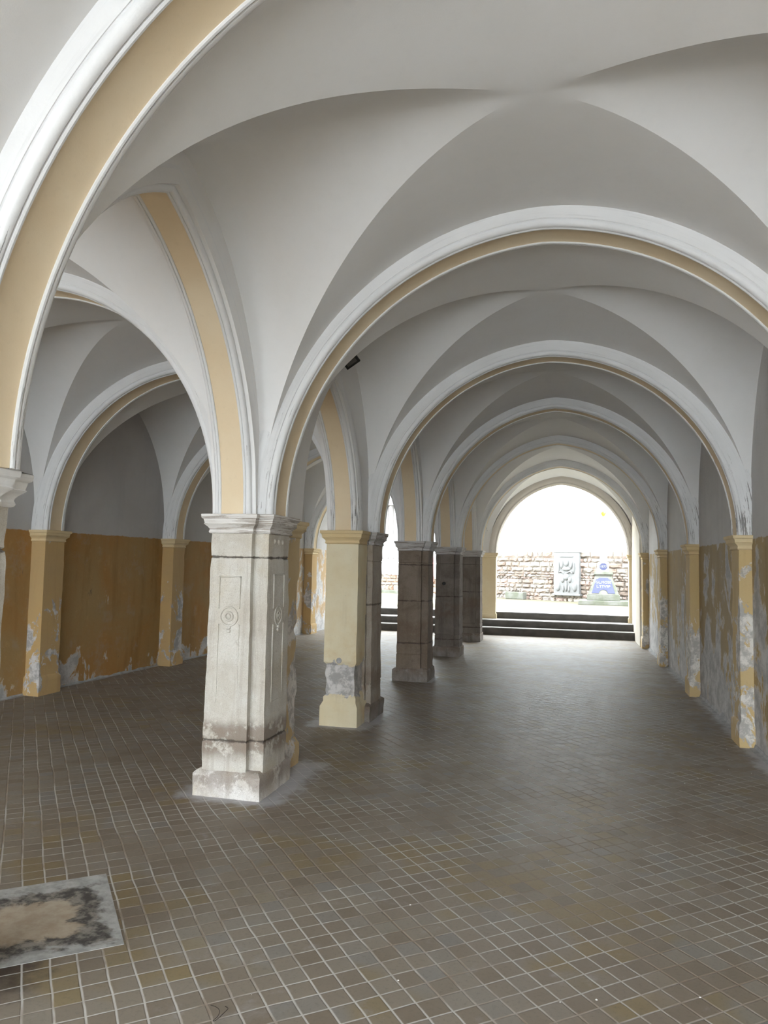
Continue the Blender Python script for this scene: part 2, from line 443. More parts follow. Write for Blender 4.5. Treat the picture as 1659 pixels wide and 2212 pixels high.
# cement fillet along the foot of the right and left wall
def fillet(name, xf, sgn, y0, y1, w, mat):
    b = MB(); rows = []
    n = int((y1 - y0) / .04)
    for i in range(n + 1):
        y = y0 + (y1 - y0) * i / n; x = xf(y)
        k = w * (.55 + .9 * abs(mnoise.noise((y * 2.1, 1, 0))) + .35 * mnoise.noise((y * 9, 1, 3)))
        rows.append([(x + sgn * .02, y, 0), (x + sgn * .02, y, k * 1.1), (x - sgn * .004, y, k * 1.1), (x - sgn * k * .4, y, k * .25), (x - sgn * k * 1.5, y, .003), (x - sgn * k * 1.55, y, -.01)])
    b.grid(rows)
    return tag(b.build(name, mat, smooth=60), kind='structure')
fillet('baseboard_right', XRY, 1, 2., 16.3, .045, M['mortar'])
fillet('baseboard_left', XLY, -1, 4., 17.6, .03, M['mortar'])

# ------------------------------------------------------------------ vault webs
def web(x0, x1, xc, hx, y0, y1, mat, lift0=0., lift1=0., rise0=0.):
    """groin vault over one bay; x0, x1 may lie behind the walls. lift: extra height of the web along the near / far cross rib"""
    yc = (y0 + y1) / 2
    B1 = Barrel(hx, CROWN, .03)
    B2 = Ogive((y1 - y0) / 2 - .15, CROWN)
    def pt(x, y, z):
        X = (x - xc) / max(xc - x0, x1 - xc); Y = (y - yc) / ((y1 - y0) / 2)
        q = min(1, max(0, -Y / .75)); q = q * q * (3 - 2 * q) * min(1, z / .8)
        return (x, y, ZS + z + .045 * max(0, 1 - X * X) * max(0, 1 - Y * Y) + rise0 * q * (1 + .4 * X))
    N, K = 40, 16
    zs = [CROWN * (1 - (k / N) ** 2) for k in range(N + 1)]
    dxs = [B1.d(z) for z in zs]; dys = [B2.d(z) for z in zs]
    dxs[0] = dys[0] = 0.
    prof = [(-dxs[k], dys[k], zs[k]) for k in range(N, 0, -1)] + [(0, 0, CROWN)] + [(dxs[k], dys[k], zs[k]) for k in range(1, N + 1)]
    b = MB()
    for sgn in (-1, 1):
        ye = y0 if sgn < 0 else y1; lift = lift0 if sgn < 0 else lift1
        rows = []
        for dx, dy, z in prof:                                       # webs that spring from the cross ribs
            yg = yc + sgn * dy
            rows.append([pt(xc + dx, ye + (yg - ye) * k / K, z + lift * (z / CROWN) * (1 - k / K) ** 1.5) for k in range(K + 1)])
        b.grid(rows)
    prof2 = [(dxs[k], -dys[k], zs[k]) for k in range(N, 0, -1)] + [(0, 0, CROWN)] + [(dxs[k], dys[k], zs[k]) for k in range(1, N + 1)]
    for sgn in (-1, 1):
        xe = x0 if sgn < 0 else x1
        rows = []
        for dx, dy, z in prof2:                                      # webs over the arcade and over the wall
            xg = xc + sgn * dx
            if (xg - xe) * sgn > 0: xe_ = xg + sgn * .001
            else: xe_ = xe
            rows.append([pt(x, yc + dy, z) for x in [xe_ + (xg - xe_) * k / K for k in range(K + 1)]])
        b.grid(rows)
    return tag(b.build('ceiling', mat, smooth=14), kind='structure')

def nave_c(px, y): return ((px + .27) + RPX(y)) / 2
def aisle_c(px, y): return (LPX(y) + (px - .20)) / 2
ys = [YN + .6, -.7] + TY + [YE - .05]
for i in range(len(ys) - 1):
    pxa = PX[min(max(i - 2, 0), 5)]; pxb = PX[min(max(i - 1, 0), 5)]; px = (pxa + pxb) / 2; ym = (ys[i] + ys[i + 1]) / 2
    nc, ac = nave_c(px, ym), aisle_c(px, ym)
    l0, l1 = TRISE.get(i - 2, RISE) + .105 - CROWN, TRISE.get(i - 1, RISE) + .105 - CROWN; la = RISE + .105 - CROWN
    web(px, XRY(ym) + .09, nc, RPX(ym) - nc + .105, ys[i], ys[i + 1], M['vault'], l0 - (.05 if i == 2 else 0), l1, .05 if i == 2 else 0)
    web(XLY(ym) - .12, px, ac, ac - LPX(ym) + .105, ys[i], ys[i + 1], M['vault'], la, 1.70 + .105 - CROWN if i == len(ys) - 2 else la)

# ------------------------------------------------------------------ ribs
MOULD = [(0.102, .004), (0.102, -.003), (0.107, -.008), (0.116, -.009), (0.123, -.005), (0.125, .004), (0.129, .004), (0.133, -.004), (0.144, -.004), (0.156, .001), (0.164, .010), (0.168, .024), (0.167, .036), (0.164, .042), (0.168, .045), (0.173, .044), (0.183, .066), (0.193, .088), (0.200, .112), (0.202, .15), (0.200, .18), (0.102, .18)]
BAND = [(-.103, .002), (-.07, .009), (0, .012), (.07, .009), (.103, .002), (.103, .18), (-.103, .18)]
def sweep(A, B, zs, rise, prof, sc=1., n=40):
    A, B = Vector((A[0], A[1], 0)), Vector((B[0], B[1], 0))
    mid = (A + B) / 2; u = (B - A); s = u.length / 2; u.normalize(); nn = Vector((-u.y, u.x, 0))
    cols = [arch_curve(s, rise, d * sc, n) for a, d in prof]
    m = len(cols[0]); rows, uvs = [], []
    ln = 0
    for i in range(m):
        if i: ln += math.dist(cols[0][i], cols[0][i - 1])
        r = []
        for j, (a, d) in enumerate(prof):
            t, z = cols[j][i]
            p = mid + u * t + nn * (a * sc)
            r.append((p.x, p.y, zs + z)); uvs.append((ln, (abs(a) - d) * 1.))
        rows.append(r)
    b = MB(); b.grid(rows, close_u=True, uvf=uvs)
    k = len(prof); base = (m - 1) * k
    b.f.append(tuple(range(k))); b.f.append(tuple(base + j for j in reversed(range(k))))
    return b
def arch(name, A, B, rise, label, group=None, sc=1., zs=ZS, mat='rib', band='band', kind='thing'):
    mid = ((A[0] + B[0]) / 2, (A[1] + B[1]) / 2, zs)
    if kind == 'structure':
        o = bpy.data.objects.new(name, None); o.location = mid; COL.objects.link(o); o['kind'] = 'structure'
    else:
        o = empty(name, mid, label, 'arch', group)
    sweep(A, B, zs, rise, MOULD, sc).build('moulding', M[mat], o, smooth=35)
    sweep(A, B, zs, rise, [(-a, d) for a, d in MOULD], sc).build('moulding', M[mat], o, smooth=35)
    tag(sweep(A, B, zs, rise, BAND, sc).build('soffit_band', M[band], o, smooth=35), 'ochre painted band along the underside' if band == 'band' else None)
    return o

T_LAB = ['large white and ochre arch cutting across the upper left corner, rising from the nearest capital',
         'widest whole arch across the right-hand aisle, springing from the big pale granite pillar',
         'arch across the right-hand aisle springing from the cream-painted pillar',
         'arch across the right-hand aisle from the dark pillar next to the cream-painted one',
         'arch across the right-hand aisle springing from the second dark pillar, dirty grey edge',
         'dim grey arch across the right-hand aisle, last one before the bright exit arch']
TL_LAB = [None,
          'white arch of the left-hand aisle rising left from the big pale granite pillar',
          'arch of the left-hand aisle with its foot on the nearest ochre wall pilaster',
          'arch of the left-hand aisle with its foot on the second ochre wall pilaster',
          'dim left-aisle arch glimpsed between the pale granite and the cream-painted pillar',
          'farthest dim left-aisle arch, foot on the reddish far pilaster']
LA_LAB = ['steep pointed arch with an ochre underside, running toward the viewer from the pale granite pillar',
          'steep narrow ochre arch rising from the front of the cream-painted pillar, below the floodlight',
          'narrow ochre arch rising from the front of the first dark pillar',
          'narrow ochre arch rising from the front of the second dark pillar',
          'darkest narrow arch rising from the front of the last dark pillar',
          'pale arch between the last dark pillar and the end wall']
for i, y in enumerate(TY):
    xa = PX[i] + .26
    arch('transverse_arch', (xa if i else -2.02, y), (RPX(y) + .005, y), TRISE[i], T_LAB[i], 'arches across the right-hand aisle')
    arch('transverse_arch' if TL_LAB[i] else 'unseen_support_1', (LPX(y) - .005, y), (PX[i] - .20, y), RISE, TL_LAB[i], 'arches across the left-hand aisle', kind='thing' if TL_LAB[i] else 'structure')  # the first left-aisle arch lies out of view

# pillar footprints along y: (stone front, stone back, rendered front, rendered back)
STONE = .25
def span(i):
    f, b = TY[i] - STONE, TY[i] + STONE
    if i == 1: b = 5.68
    if i == 2: f = 7.09
    return f, b
APEX = [1.74, 1.33, 1.74, 1.76, 1.72, 1.70]
for i in range(6):
    y0 = span(i)[1]; y1 = span(i + 1)[0] if i < 5 else YE - .16
    x0, x1 = PX[i], PX[i + 1] if i < 5 else PX[5]
    arch('longitudinal_arch', (x0, y0), (x1, y1), APEX[i], LA_LAB[i], 'arches along the row of pillars', sc=.82)

# arcade wall above the longitudinal arches
def arcade(i, y0, y1, xa, xb, a0, a1, rise):
    mid, s = (a0 + a1) / 2, (a1 - a0) / 2
    b = MB(); N = 90; rows = []
    for k in range(N + 1):
        y = y0 + (y1 - y0) * k / N
        x = xa + (xb - xa) * k / N
        z = arch_z(s, rise, .03, y - mid)
        zl = ZS + (z if z else 0)
        rows.append([(x - .165, y, zl), (x - .165, y, 4.32), (x + .165, y, 4.32), (x + .165, y, zl)])
    b.grid(rows, close_u=True)
    return tag(b.build('wall_arcade', M['vault'], smooth=20), kind='structure')
for i in range(-1, 6):
    if i < 0:
        arcade(i, -.7, TY[0], PX[0], PX[0], -.45, TY[0] - .25, 1.75); arcade(i, YN, -.7, PX[0], PX[0], YN, -.95, 1.75); continue
    y1 = TY[i + 1] if i < 5 else YE
    arcade(i, TY[i], y1, PX[i], PX[i + 1] if i < 5 else PX[5], span(i)[1], span(i + 1)[0] if i < 5 else YE - .16, APEX[i])

# ------------------------------------------------------------------ pillars
def resample(poly, step):
    """closed polygon -> list of (point, outward offset direction) with mitred corners"""
    n = len(poly); out = []
    area = sum(poly[i][0] * poly[(i + 1) % n][1] - poly[(i + 1) % n][0] * poly[i][1] for i in range(n))
    if area < 0: poly = poly[::-1]
    nor = []
    for i in range(n):
        a, b = Vector(poly[i]), Vector(poly[(i + 1) % n]); d = (b - a).normalized(); nor.append(Vector((d.y, -d.x)))
    for i in range(n):
        a, b = Vector(poly[i]), Vector(poly[(i + 1) % n])
        n0, n1 = nor[i - 1], nor[i]
        out.append((a, n0 + n1))
        k = max(1, int((b - a).length / step))
        for j in range(1, k):
            out.append((a.lerp(b, j / k), n1))
    return out
def tower(cx, cy, poly, levels, amp=0., step=.04, seed=0, warp=None, smooth=40):
    """polygon swept up through (z, offset) levels with a little wear"""
    ring = resample(poly, step)
    b = MB(); rows, uvs = [], []
    for z, o in levels:
        r = []; per = 0
        for q, (p, nn) in enumerate(ring):
            k = o
            if amp:
                k += amp * (mnoise.noise((p.x * 5 + seed, p.y * 5, z * 3.2)) * .7 + mnoise.noise((p.x * 17, p.y * 17 + seed, z * 13)) * .4)
                if nn.length > 1.2:                                  # arrises wear most
                    k -= amp * 1.1 * abs(mnoise.noise((seed + p.x * 3, p.y * 3, z * 7)))
            if warp: k += warp(p.x, p.y, z)
            r.append((cx + p.x + nn.x * k, cy + p.y + nn.y * k, z)); uvs.append((per * .04 + z * .2, z))
            per += 1
        rows.append(r)
    b.grid(rows, close_u=True, uvf=uvs)
    m = len(ring)
    b.f.append(tuple(reversed(range(m)))); b.f.append(tuple((len(rows) - 1) * m + j for j in range(m)))
    return b
def lin(z0, z1, n, o0=0., o1=0.):
    return [(z0 + (z1 - z0) * i / n, o0 + (o1 - o0) * i / n) for i in range(n + 1)]
CAP = [(1.795, 0), (1.80, .010), (1.808, .014), (1.816, .010), (1.822, .008), (1.83, .010), (1.842, .020), (1.852, .034), (1.858, .042),
       (1.862, .046), (1.866, .040), (1.872, .042), (1.895, .048), (1.90, .058), (1.905, .062), (1.926, .064), (1.93, .060)]
def cap_levels(k=1.): return [(z, o * k) for z, o in CAP]
def cross(fx, fy, lx, ly, ll):
    """stone pillar plan: front and back arm half width fx reaching fy, side lobes reaching lx with half length ly"""
    return [(-fx, -fy), (fx, -fy), (fx, -ly), (lx, -ly), (lx, ly), (fx, ly), (fx, fy), (-fx, fy), (-fx, ly), (-ll, ly), (-ll, -ly), (-fx, -ly)]
def rect(x0, x1, y0, y1): return [(x0, y0), (x1, y0), (x1, y1), (x0, y1)]

def pillar(i, label, stone, plinth, cap, fx=.165, lx=.255, amp=.009, ph=.15, po=.06, ck=.8, ly=.20):
    cx, cy = PX[i], TY[i]
    o = empty('stone_pillar', (cx, cy, 0), label, 'pillar', 'row of pillars between the two aisles')
    P = cross(fx, .25, lx, ly, fx + .02)
    tower(cx, cy, rect(-fx - .02, lx - .02, -.245, .245), lin(0, ph, 6, po - .02, po - .02) + [(ph + .012, po - .03), (ph + .03, .0)], amp * 1.3, .03, i * 7.3).build('plinth', M[plinth], o, smooth=40)
    lv = lin(ph, .36, 8, .006, .004) + [(.372, -.004), (.384, .003)] + lin(.41, 1.6, 44, .003, -.006) + [(1.622, -.006), (1.63, -.014), (1.638, -.006)] + lin(1.66, 1.80, 6, -.006, -.006)
    tower(cx, cy, P, lv, amp, .03, i * 3.1).build('shaft', M[stone], o, smooth=40)
    tower(cx, cy, P, cap_levels(ck), amp * .25, .03, i).build('capital', M[cap], o, smooth=40)
    return o

p0 = pillar(0, 'pillar cut off by the left picture edge, only its white capital showing', 'stone_light', 'plinth_light', 'cap_clean', fx=.165, lx=.21, po=.0, ck=.85, ly=.13)
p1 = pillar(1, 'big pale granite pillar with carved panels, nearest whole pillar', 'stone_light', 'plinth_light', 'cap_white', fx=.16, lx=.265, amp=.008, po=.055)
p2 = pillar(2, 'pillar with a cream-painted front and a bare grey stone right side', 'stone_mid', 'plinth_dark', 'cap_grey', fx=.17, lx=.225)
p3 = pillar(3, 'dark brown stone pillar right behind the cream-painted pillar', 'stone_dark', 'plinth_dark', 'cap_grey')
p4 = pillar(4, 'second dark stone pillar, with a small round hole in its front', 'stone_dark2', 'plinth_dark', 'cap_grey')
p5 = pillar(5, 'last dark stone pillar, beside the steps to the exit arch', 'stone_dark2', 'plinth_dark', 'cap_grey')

# rendered halves of the first and second whole pillar
def pier_levels(ph, po, top=1.80):
    return lin(ph, top, 56, 0, 0)
def rendered(parent, cx, cy, hx, y0, y1, mat, capmat, seed, amp, warp=None, ph=.2, cz=0.):
    R_ = rect(-hx, hx, y0 - cy, y1 - cy)
    s = tower(cx, cy, R_, pier_levels(ph, 0), amp, .03, seed, warp).build('rendered_pier', mat, parent, smooth=40)
    tag(s, 'ochre rendered half of the pillar')
    tower(cx, cy, R_, lin(0, ph, 6, .025, .022) + [(ph + .05, -.004)], amp * .8, .03, seed + 4).build('pier_plinth', mat, s, smooth=40)
    tower(cx, cy, R_, [(z + cz, k) for z, k in cap_levels(.85)], amp * .2, .03, seed + 2).build('pier_capital', capmat, s, smooth=40)
    return s
def warp1(x, y, z):
    k = 0
    if z < 1.45: k -= .012 + .018 * max(0, mnoise.noise((x * 4, y * 3, z * 4.5 + 2)))
    if 1.0 < z < 1.12: k -= .02 * (1 - abs(z - 1.06) / .06)
    if z < .75: k += .012
    return k
def warp2(x, y, z):
    if .28 < z < .60: return -.022 - .012 * mnoise.noise((x * 6, y * 6, z * 9))
    return 0.
rendered(p1, PX[1] - .01, 5.46, .165, 5.22, 5.70, M['pier_back'], M['cap_yellow'], 11, .010, warp1, ph=.16)
rendered(p2, PX[2] - .005, 7.25, .170, 7.10, 7.42, M['pier_yellow'], M['cap_yellow'], 23, .006, warp2, ph=.19)
# round blanking plug on the cream front
b = MB(); n = 20; x_, z_ = -2.238, .64
for yy, rr in ((7.10, .028), (7.086, .028), (7.084, .022)):
    pass
rows = [[(x_ + r * math.cos(2 * math.pi * k / n), yv, z_ + r * math.sin(2 * math.pi * k / n)) for k in range(n)] for yv, r in ((7.11, .027), (7.090, .027), (7.087, .022), (7.089, .018), (7.089, .001))]
b.grid(rows, close_u=True)
tag(b.build('blanking_plug', M['mortar'], p2, smooth=40), 'small round grey plug')

# carved panels of the pale pillar: sunk frame, rosette ring, knob
def carved(cx, cy, axis, w, z0, z1, zc, parent):
    b = MB()
    def P(u, z, d):
        return (cx + u, cy - d, z) if axis == 'y' else (cx + d, cy + u, z)
    def bar(u0, u1, za, zb, d=.004):
        v = [P(u0, za, -.01), P(u1, za, -.01), P(u1, zb, -.01), P(u0, zb, -.01), P(u0 + .004, za + .004, d), P(u1 - .004, za + .004, d), P(u1 - .004, zb - .004, d), P(u0 + .004, zb - .004, d)]
        b.add(v, [(0, 1, 5, 4), (1, 2, 6, 5), (2, 3, 7, 6), (3, 0, 4, 7), (4, 5, 6, 7)])
    t = .014; r = .052
    bar(-w, -w + t, z0, zc - r); bar(w - t, w, z0, zc - r); bar(-w, w, z0, z0 + t)
    bar(-w, -w + t, zc + r, z1); bar(w - t, w, zc + r, z1); bar(-w, w, z1 - t, z1)
    for r0, h in ((r + .012, .0055), (r * .55, .0065)):
        rows = []
        for k in range(33):
            a = 2 * math.pi * k / 32
            rows.append([P(rr * math.cos(a), zc + rr * math.sin(a), d) for rr, d in ((r0 - .008, -.005), (r0 - .005, h * .7), (r0, h), (r0 + .005, h * .7), (r0 + .008, -.005))])
        b.grid(rows)
    rows = [[P(rr * math.cos(2 * math.pi * k / 16), zc + rr * math.sin(2 * math.pi * k / 16), d) for k in range(16)] for rr, d in ((.017, -.004), (.014, .004), (.007, .007), (.001, .008))]
    b.grid(rows, close_u=True)
    for dz in (-.075, -.10):                                         # small leaf drops under the rosette
        rows = [[P(rr * 1.5 * math.cos(2 * math.pi * k / 12), zc + dz + rr * math.sin(2 * math.pi * k / 12), d) for k in range(12)] for rr, d in ((.014, -.004), (.010, .007), (.001, .010))]
        b.grid(rows, close_u=True)
    return b.build('carved_panel', M['stone_light'], parent, smooth=40)
carved(PX[1], TY[1] - .25, 'y', .085, .62, 1.50, 1.22, p1)
carved(PX[1] + .265, TY[1], 'x', .10, .62, 1.52, 1.22, p1)
for k in range(3):
    b = MB()
    rows = [[(PX[1] + .259 + d, TY[1] - .09 + k * .07 + rr * math.cos(2 * math.pi * q / 14), 1.745 + rr * math.sin(2 * math.pi * q / 14)) for q in range(14)] for rr, d in ((.022, -.004), (.018, .008), (.008, .013), (.001, .014))]
    b.grid(rows, close_u=True)
    b.build('boss', M['stone_light'], p1, smooth=50)
# drill hole on the second dark pillar
def disc_hole(cx, y, z, r, parent):
    n = 18; b = MB()
    b.grid([[(cx + q * r * math.cos(2 * math.pi * k / n), y + d, z + q * r * math.sin(2 * math.pi * k / n)) for k in range(n)] for q, d in ((1.25, .004), (1.2, -.009), (1.0, -.010), (.9, -.004), (.01, -.003))], close_u=True)
    return b.build('hole', M['black'], parent, smooth=40)
disc_hole(PX[4] - .02, TY[4] - .25, 1.28, .026, p4)

# ------------------------------------------------------------------ wall pilasters
def pilaster(xf, xw, yc, hy, label, mat, cap, group, seed, name='wall_pilaster', z0=0., ph=.2, kind='thing', amp=.006):
    cx = (xf + xw) / 2
    if kind == 'structure':
        o = bpy.data.objects.new(name, None); o.location = (cx, yc, z0); COL.objects.link(o); o['kind'] = 'structure'
    else:
        o = empty(name, (cx, yc, z0), label, 'pilaster', group)
    hx = abs(xf - xw) / 2 + .03
    cx2 = cx + (.03 if xw > xf else -.03)
    R_ = rect(-hx, hx, -hy, hy)
    tower(cx2, yc, R_, lin(z0, z0 + ph, 5, .022, .02) + [(z0 + ph + .03, -.002)], amp, .04, seed).build('plinth', M[mat], o, smooth=40)
    tower(cx2, yc, R_, lin(z0 + ph, 1.80, 40), amp, .04, seed + 3).build('shaft', M[mat], o, smooth=40)
    tower(cx2, yc, R_, cap_levels(.9), amp * .2, .04, seed + 5).build('capital', M[cap], o, smooth=40)
    return o
RG, LG = 'pilasters along the right wall', 'pilasters along the left wall'
pilaster(RPX(TY[2]), XRY(TY[2]), TY[2], .17, 'nearest ochre pilaster on the right wall, flaking to grey near its foot', 'pil_right', 'cap_yellow', RG, 31)
pilaster(RPX(TY[3]), XRY(TY[3]), TY[3], .17, 'second ochre pilaster along the right wall, smooth yellow shaft', 'pil_right', 'cap_yellow', RG, 37)
pilaster(RPX(TY[4]), XRY(TY[4]), TY[4], .17, 'third ochre pilaster along the right wall, greyish flaked lower shaft', 'pil_right', 'cap_yellow', RG, 41)
pilaster(RPX(TY[5]), XRY(TY[5]), TY[5], .17, 'fourth pilaster along the right wall, at the foot of the steps', 'pil_right', 'cap_yellow', RG, 43)
pilaster(LPX(TY[2]), XLY(TY[2]), TY[2], .17, 'nearest ochre pilaster on the left wall, standing free left of the pale granite pillar', 'pil_left', 'cap_yellow', LG, 51)
pilaster(LPX(TY[3]), XLY(TY[3]), TY[3], .17, 'second ochre pilaster on the left wall, close beside the pale granite pillar, flaked', 'pil_left', 'cap_yellow', LG, 57)
pilaster(LPX(TY[5]), XLY(TY[5]), TY[5], .17, 'far reddish pilaster on the left wall, seen just left of the cream-painted pillar', 'pil_left', 'cap_yellow', LG, 61)
for k, (xf, xw, y) in enumerate([(RPX(TY[0]), XRY(TY[0]), TY[0]), (RPX(TY[1]), XRY(TY[1]), TY[1]), (LPX(TY[0]), XLY(TY[0]), TY[0]), (LPX(TY[1]), XLY(TY[1]), TY[1]), (LPX(TY[4]), XLY(TY[4]), TY[4])]):
    m = 'pil_right' if xf > 0 else 'pil_left'
    pilaster(xf, xw, y, .17, None, m, 'cap_yellow', None, 70 + k, name='unseen_support_%d' % (k + 2), kind='structure')  # wall pilasters that lie out of view

# ------------------------------------------------------------------ end wall with two arched openings
NE = (-1.86, 1.35); AE = (-5.95, -2.52)
def end_wall():
    b = MB(); N = 60
    def seg(x0, x1, zl):
        rows = []
        for k in range(len(zl)):
            x = x0 + (x1 - x0) * k / (len(zl) - 1)
            rows.append([(x, YE, zl[k]), (x, YE, 4.32), (x, YE + .42, 4.32), (x, YE + .42, zl[k])])
        b.grid(rows, close_u=True)
        for r in (rows[0], rows[-1]):
            b.add(r, [(0, 1, 2, 3)])
    for x0, x1 in (NE, AE):
        c, s = (x0 + x1) / 2, (x1 - x0) / 2
        zl = [ZS + (arch_z(s, 1.74, 0, x0 + (x1 - x0) * k / N - c) or 0) for k in range(N + 1)]
        seg(x0, x1, zl)
    for x0, x1 in ((XL - .3, AE[0]), (AE[1], NE[0]), (NE[1], XR + .3)):
        seg(x0, x1, [.3, .3])
    return tag(b.build('wall_end', M['wall_end'], smooth=20), kind='structure')
end_wall()
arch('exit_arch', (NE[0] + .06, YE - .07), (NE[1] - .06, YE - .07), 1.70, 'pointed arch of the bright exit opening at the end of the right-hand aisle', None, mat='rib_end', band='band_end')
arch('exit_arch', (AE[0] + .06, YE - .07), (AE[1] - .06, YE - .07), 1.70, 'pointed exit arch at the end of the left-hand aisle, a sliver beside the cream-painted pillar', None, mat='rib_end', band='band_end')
pilaster(NE[0] + .05, NE[0] - .30, YE - .06, .13, 'pale ochre pilaster at the left side of the bright exit arch, standing on the steps', 'pier_pale', 'pier_pale', 'pilasters at the exit arch', 83, z0=.33, ph=.1, amp=.003)
pilaster(NE[1] - .05, NE[1] + .10, YE - .06, .13, 'slim ochre pilaster at the right side of the bright exit arch', 'pier_pale', 'pier_pale', 'pilasters at the exit arch', 87, z0=.33, ph=.1, amp=.003)

# ------------------------------------------------------------------ steps
def step(name, x0, x1, y0, y1, z0, z1, label, seed, ye):
    b = MB(); n = 80; rows = []
    for k in range(n + 1):
        x = x0 + (x1 - x0) * k / n
        d = .008 * mnoise.noise((x * 2.3, seed, 0)); e = .006 * mnoise.noise((x * 3.1, seed, 5))
        rows.append([(x, y0 + d, 0), (x, y0 + d, z1 - .015 + e), (x, y0 + d + .015, z1 + e), (x, ye - .012, z1), (x, ye - .012, 0)])
    b.grid(rows, close_u=True)
    m = 5
    b.f.append((0, 1, 2, 3, 4)); b.f.append(tuple(n * m + j for j in (4, 3, 2, 1, 0)))
    o = empty(name, ((x0 + x1) / 2, y0, 0), label, 'step', 'stone steps up to the exit arches')
    b.build('riser_block', M['step'], o, smooth=30)
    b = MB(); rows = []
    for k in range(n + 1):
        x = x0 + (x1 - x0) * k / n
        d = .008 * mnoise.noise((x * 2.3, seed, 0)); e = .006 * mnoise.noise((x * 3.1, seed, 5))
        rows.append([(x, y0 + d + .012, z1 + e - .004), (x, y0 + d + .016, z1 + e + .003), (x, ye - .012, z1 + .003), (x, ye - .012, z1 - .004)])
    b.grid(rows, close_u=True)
    tag(b.build('tread', M['tread'], o, smooth=30), 'tread with daylight painted into its pale colour')
    return o
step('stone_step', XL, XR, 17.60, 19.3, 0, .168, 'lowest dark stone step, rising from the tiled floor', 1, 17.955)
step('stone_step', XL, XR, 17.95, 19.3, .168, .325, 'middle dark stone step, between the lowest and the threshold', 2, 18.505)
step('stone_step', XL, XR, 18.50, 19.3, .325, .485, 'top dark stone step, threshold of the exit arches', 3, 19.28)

# ------------------------------------------------------------------ things inside
# worn stone slab let into the tiles
c40, s40 = math.cos(math.radians(40)), math.sin(math.radians(40))
def pq(p, q, z): return (p * c40 - q * s40, p * s40 + q * c40, z)
def m_slab():
    t = NT('worn_floor_slab')
    mp = t.n('ShaderNodeMapping'); mp.inputs['Rotation'].default_value = (0, 0, math.radians(-40)); t.l(t.pos, mp.inputs['Vector'])
    s = t.n('ShaderNodeSeparateXYZ'); t.l(mp.outputs[0], s.inputs[0])
    ex = t.math('ABSOLUTE', t.math('SUBTRACT', s.outputs[0], .10)); ey = t.math('ABSOLUTE', t.math('SUBTRACT', s.outputs[1], 3.70))
    d = t.math('MAXIMUM', t.math('DIVIDE', ex, .36), t.math('DIVIDE', ey, .38))
    n1 = t.noise(6, 6, .65, dist=.6); n2 = t.noise(14, 6, .65)
    dd = t.math('ADD', d, t.math('MULTIPLY', t.math('SUBTRACT', n1, .5), .9))
    core = t.mix(t.step(n2, .35, .65), (.38, .31, .23), (.45, .39, .31))
    dark = t.mix(t.step(n2, .4, .62), (.07, .065, .06), (.27, .25, .22))
    rim = t.mix(t.step(n2, .35, .65), (.30, .30, .285), (.44, .44, .43))
    c = t.mix(t.step(dd, .42, .55), core, dark)
    c = t.mix(t.step(dd, .72, .86), c, rim)
    t.bump(n2, .4, .006)
    return t.fin(c, .85)
b = MB(); nx, ny = 26, 24
rows = []
for i in range(nx + 1):
    r = []
    for j in range(ny + 1):
        p = -.26 + (.447 + .26) * i / nx; q = 3.345 + (4.11 - 3.345) * j / ny
        r.append(pq(p, q, .0022 + .0012 * mnoise.noise((p * 8, q * 8, 0))))
    rows.append(r)
b.grid(rows)
edge = [rows[i][0] for i in range(nx + 1)] + [rows[nx][j] for j in range(1, ny + 1)] + [rows[i][ny] for i in range(nx - 1, -1, -1)] + [rows[0][j] for j in range(ny - 1, 0, -1)]
b.grid([edge, [(x, y, -.01) for x, y, z in edge]], close_u=True)
tag(b.build('floor_slab', m_slab(), smooth=40), 'worn grey stone slab with black stains let into the tiled floor', 'slab', None, 'thing')

# thread on the tiles
def thread(pts, r, name, label):
    cu = bpy.data.curves.new(name, 'CURVE'); cu.dimensions = '3D'; cu.bevel_depth = r; cu.bevel_resolution = 2
    sp = cu.splines.new('NURBS'); sp.points.add(len(pts) - 1)
    for q, p in zip(sp.points, pts): q.co = (*p, 1)
    sp.use_endpoint_u = True; sp.order_u = 4
    cu.materials.append(M['hair'])
    tmp = bpy.data.objects.new(name, cu); COL.objects.link(tmp)
    me = bpy.data.meshes.new_from_object(tmp.evaluated_get(bpy.context.evaluated_depsgraph_get()))
    bpy.data.objects.remove(tmp)
    o = bpy.data.objects.new(name, me); COL.objects.link(o)
    return tag(o, label, 'thread', None, 'thing')
# floodlight over the second longitudinal arch
fo = empty('floodlight', (-2.09, 6.58, 3.56), 'small black square floodlight fixed high on the wall above the narrow ochre arch', 'lamp')
ln_ = Vector((.32, -.74, -.59)).normalized(); le = Vector((-.71, -.18, -.68)); le = (le - ln_ * le.dot(ln_)).normalized(); lt = ln_.cross(le)
LM = Matrix(((ln_.x, le.x, lt.x, -2.045), (ln_.y, le.y, lt.y, 6.58), (ln_.z, le.z, lt.z, 3.555), (0, 0, 0, 1)))
def tbox(mb, mat, x0, x1, y0, y1, z0, z1):
    t = MB(); t.box(x0, x1, y0, y1, z0, z1)
    mb.add([tuple(mat @ Vector(v)) for v in t.v], t.f)
b = MB(); tbox(b, LM, .055, .095, -.075, .075, -.07, .07); tbox(b, LM, .035, .055, -.055, .055, -.045, .045)
for k in range(5): tbox(b, LM, .015, .04, -.045 + k * .02, -.04 + k * .02, -.04, .04)
b.build('housing', M['black'], fo, bevel=.004)
b = MB(); tbox(b, LM, .0952, .098, -.052, .052, -.048, .048); b.build('lens', M['lens'], fo)
b = MB(); b.box(-2.14, -2.02, 6.565, 6.595, 3.557, 3.583); tbox(b, LM, -.01, .05, -.012, .012, -.01, .01); b.build('bracket', M['black'], fo, bevel=.003)

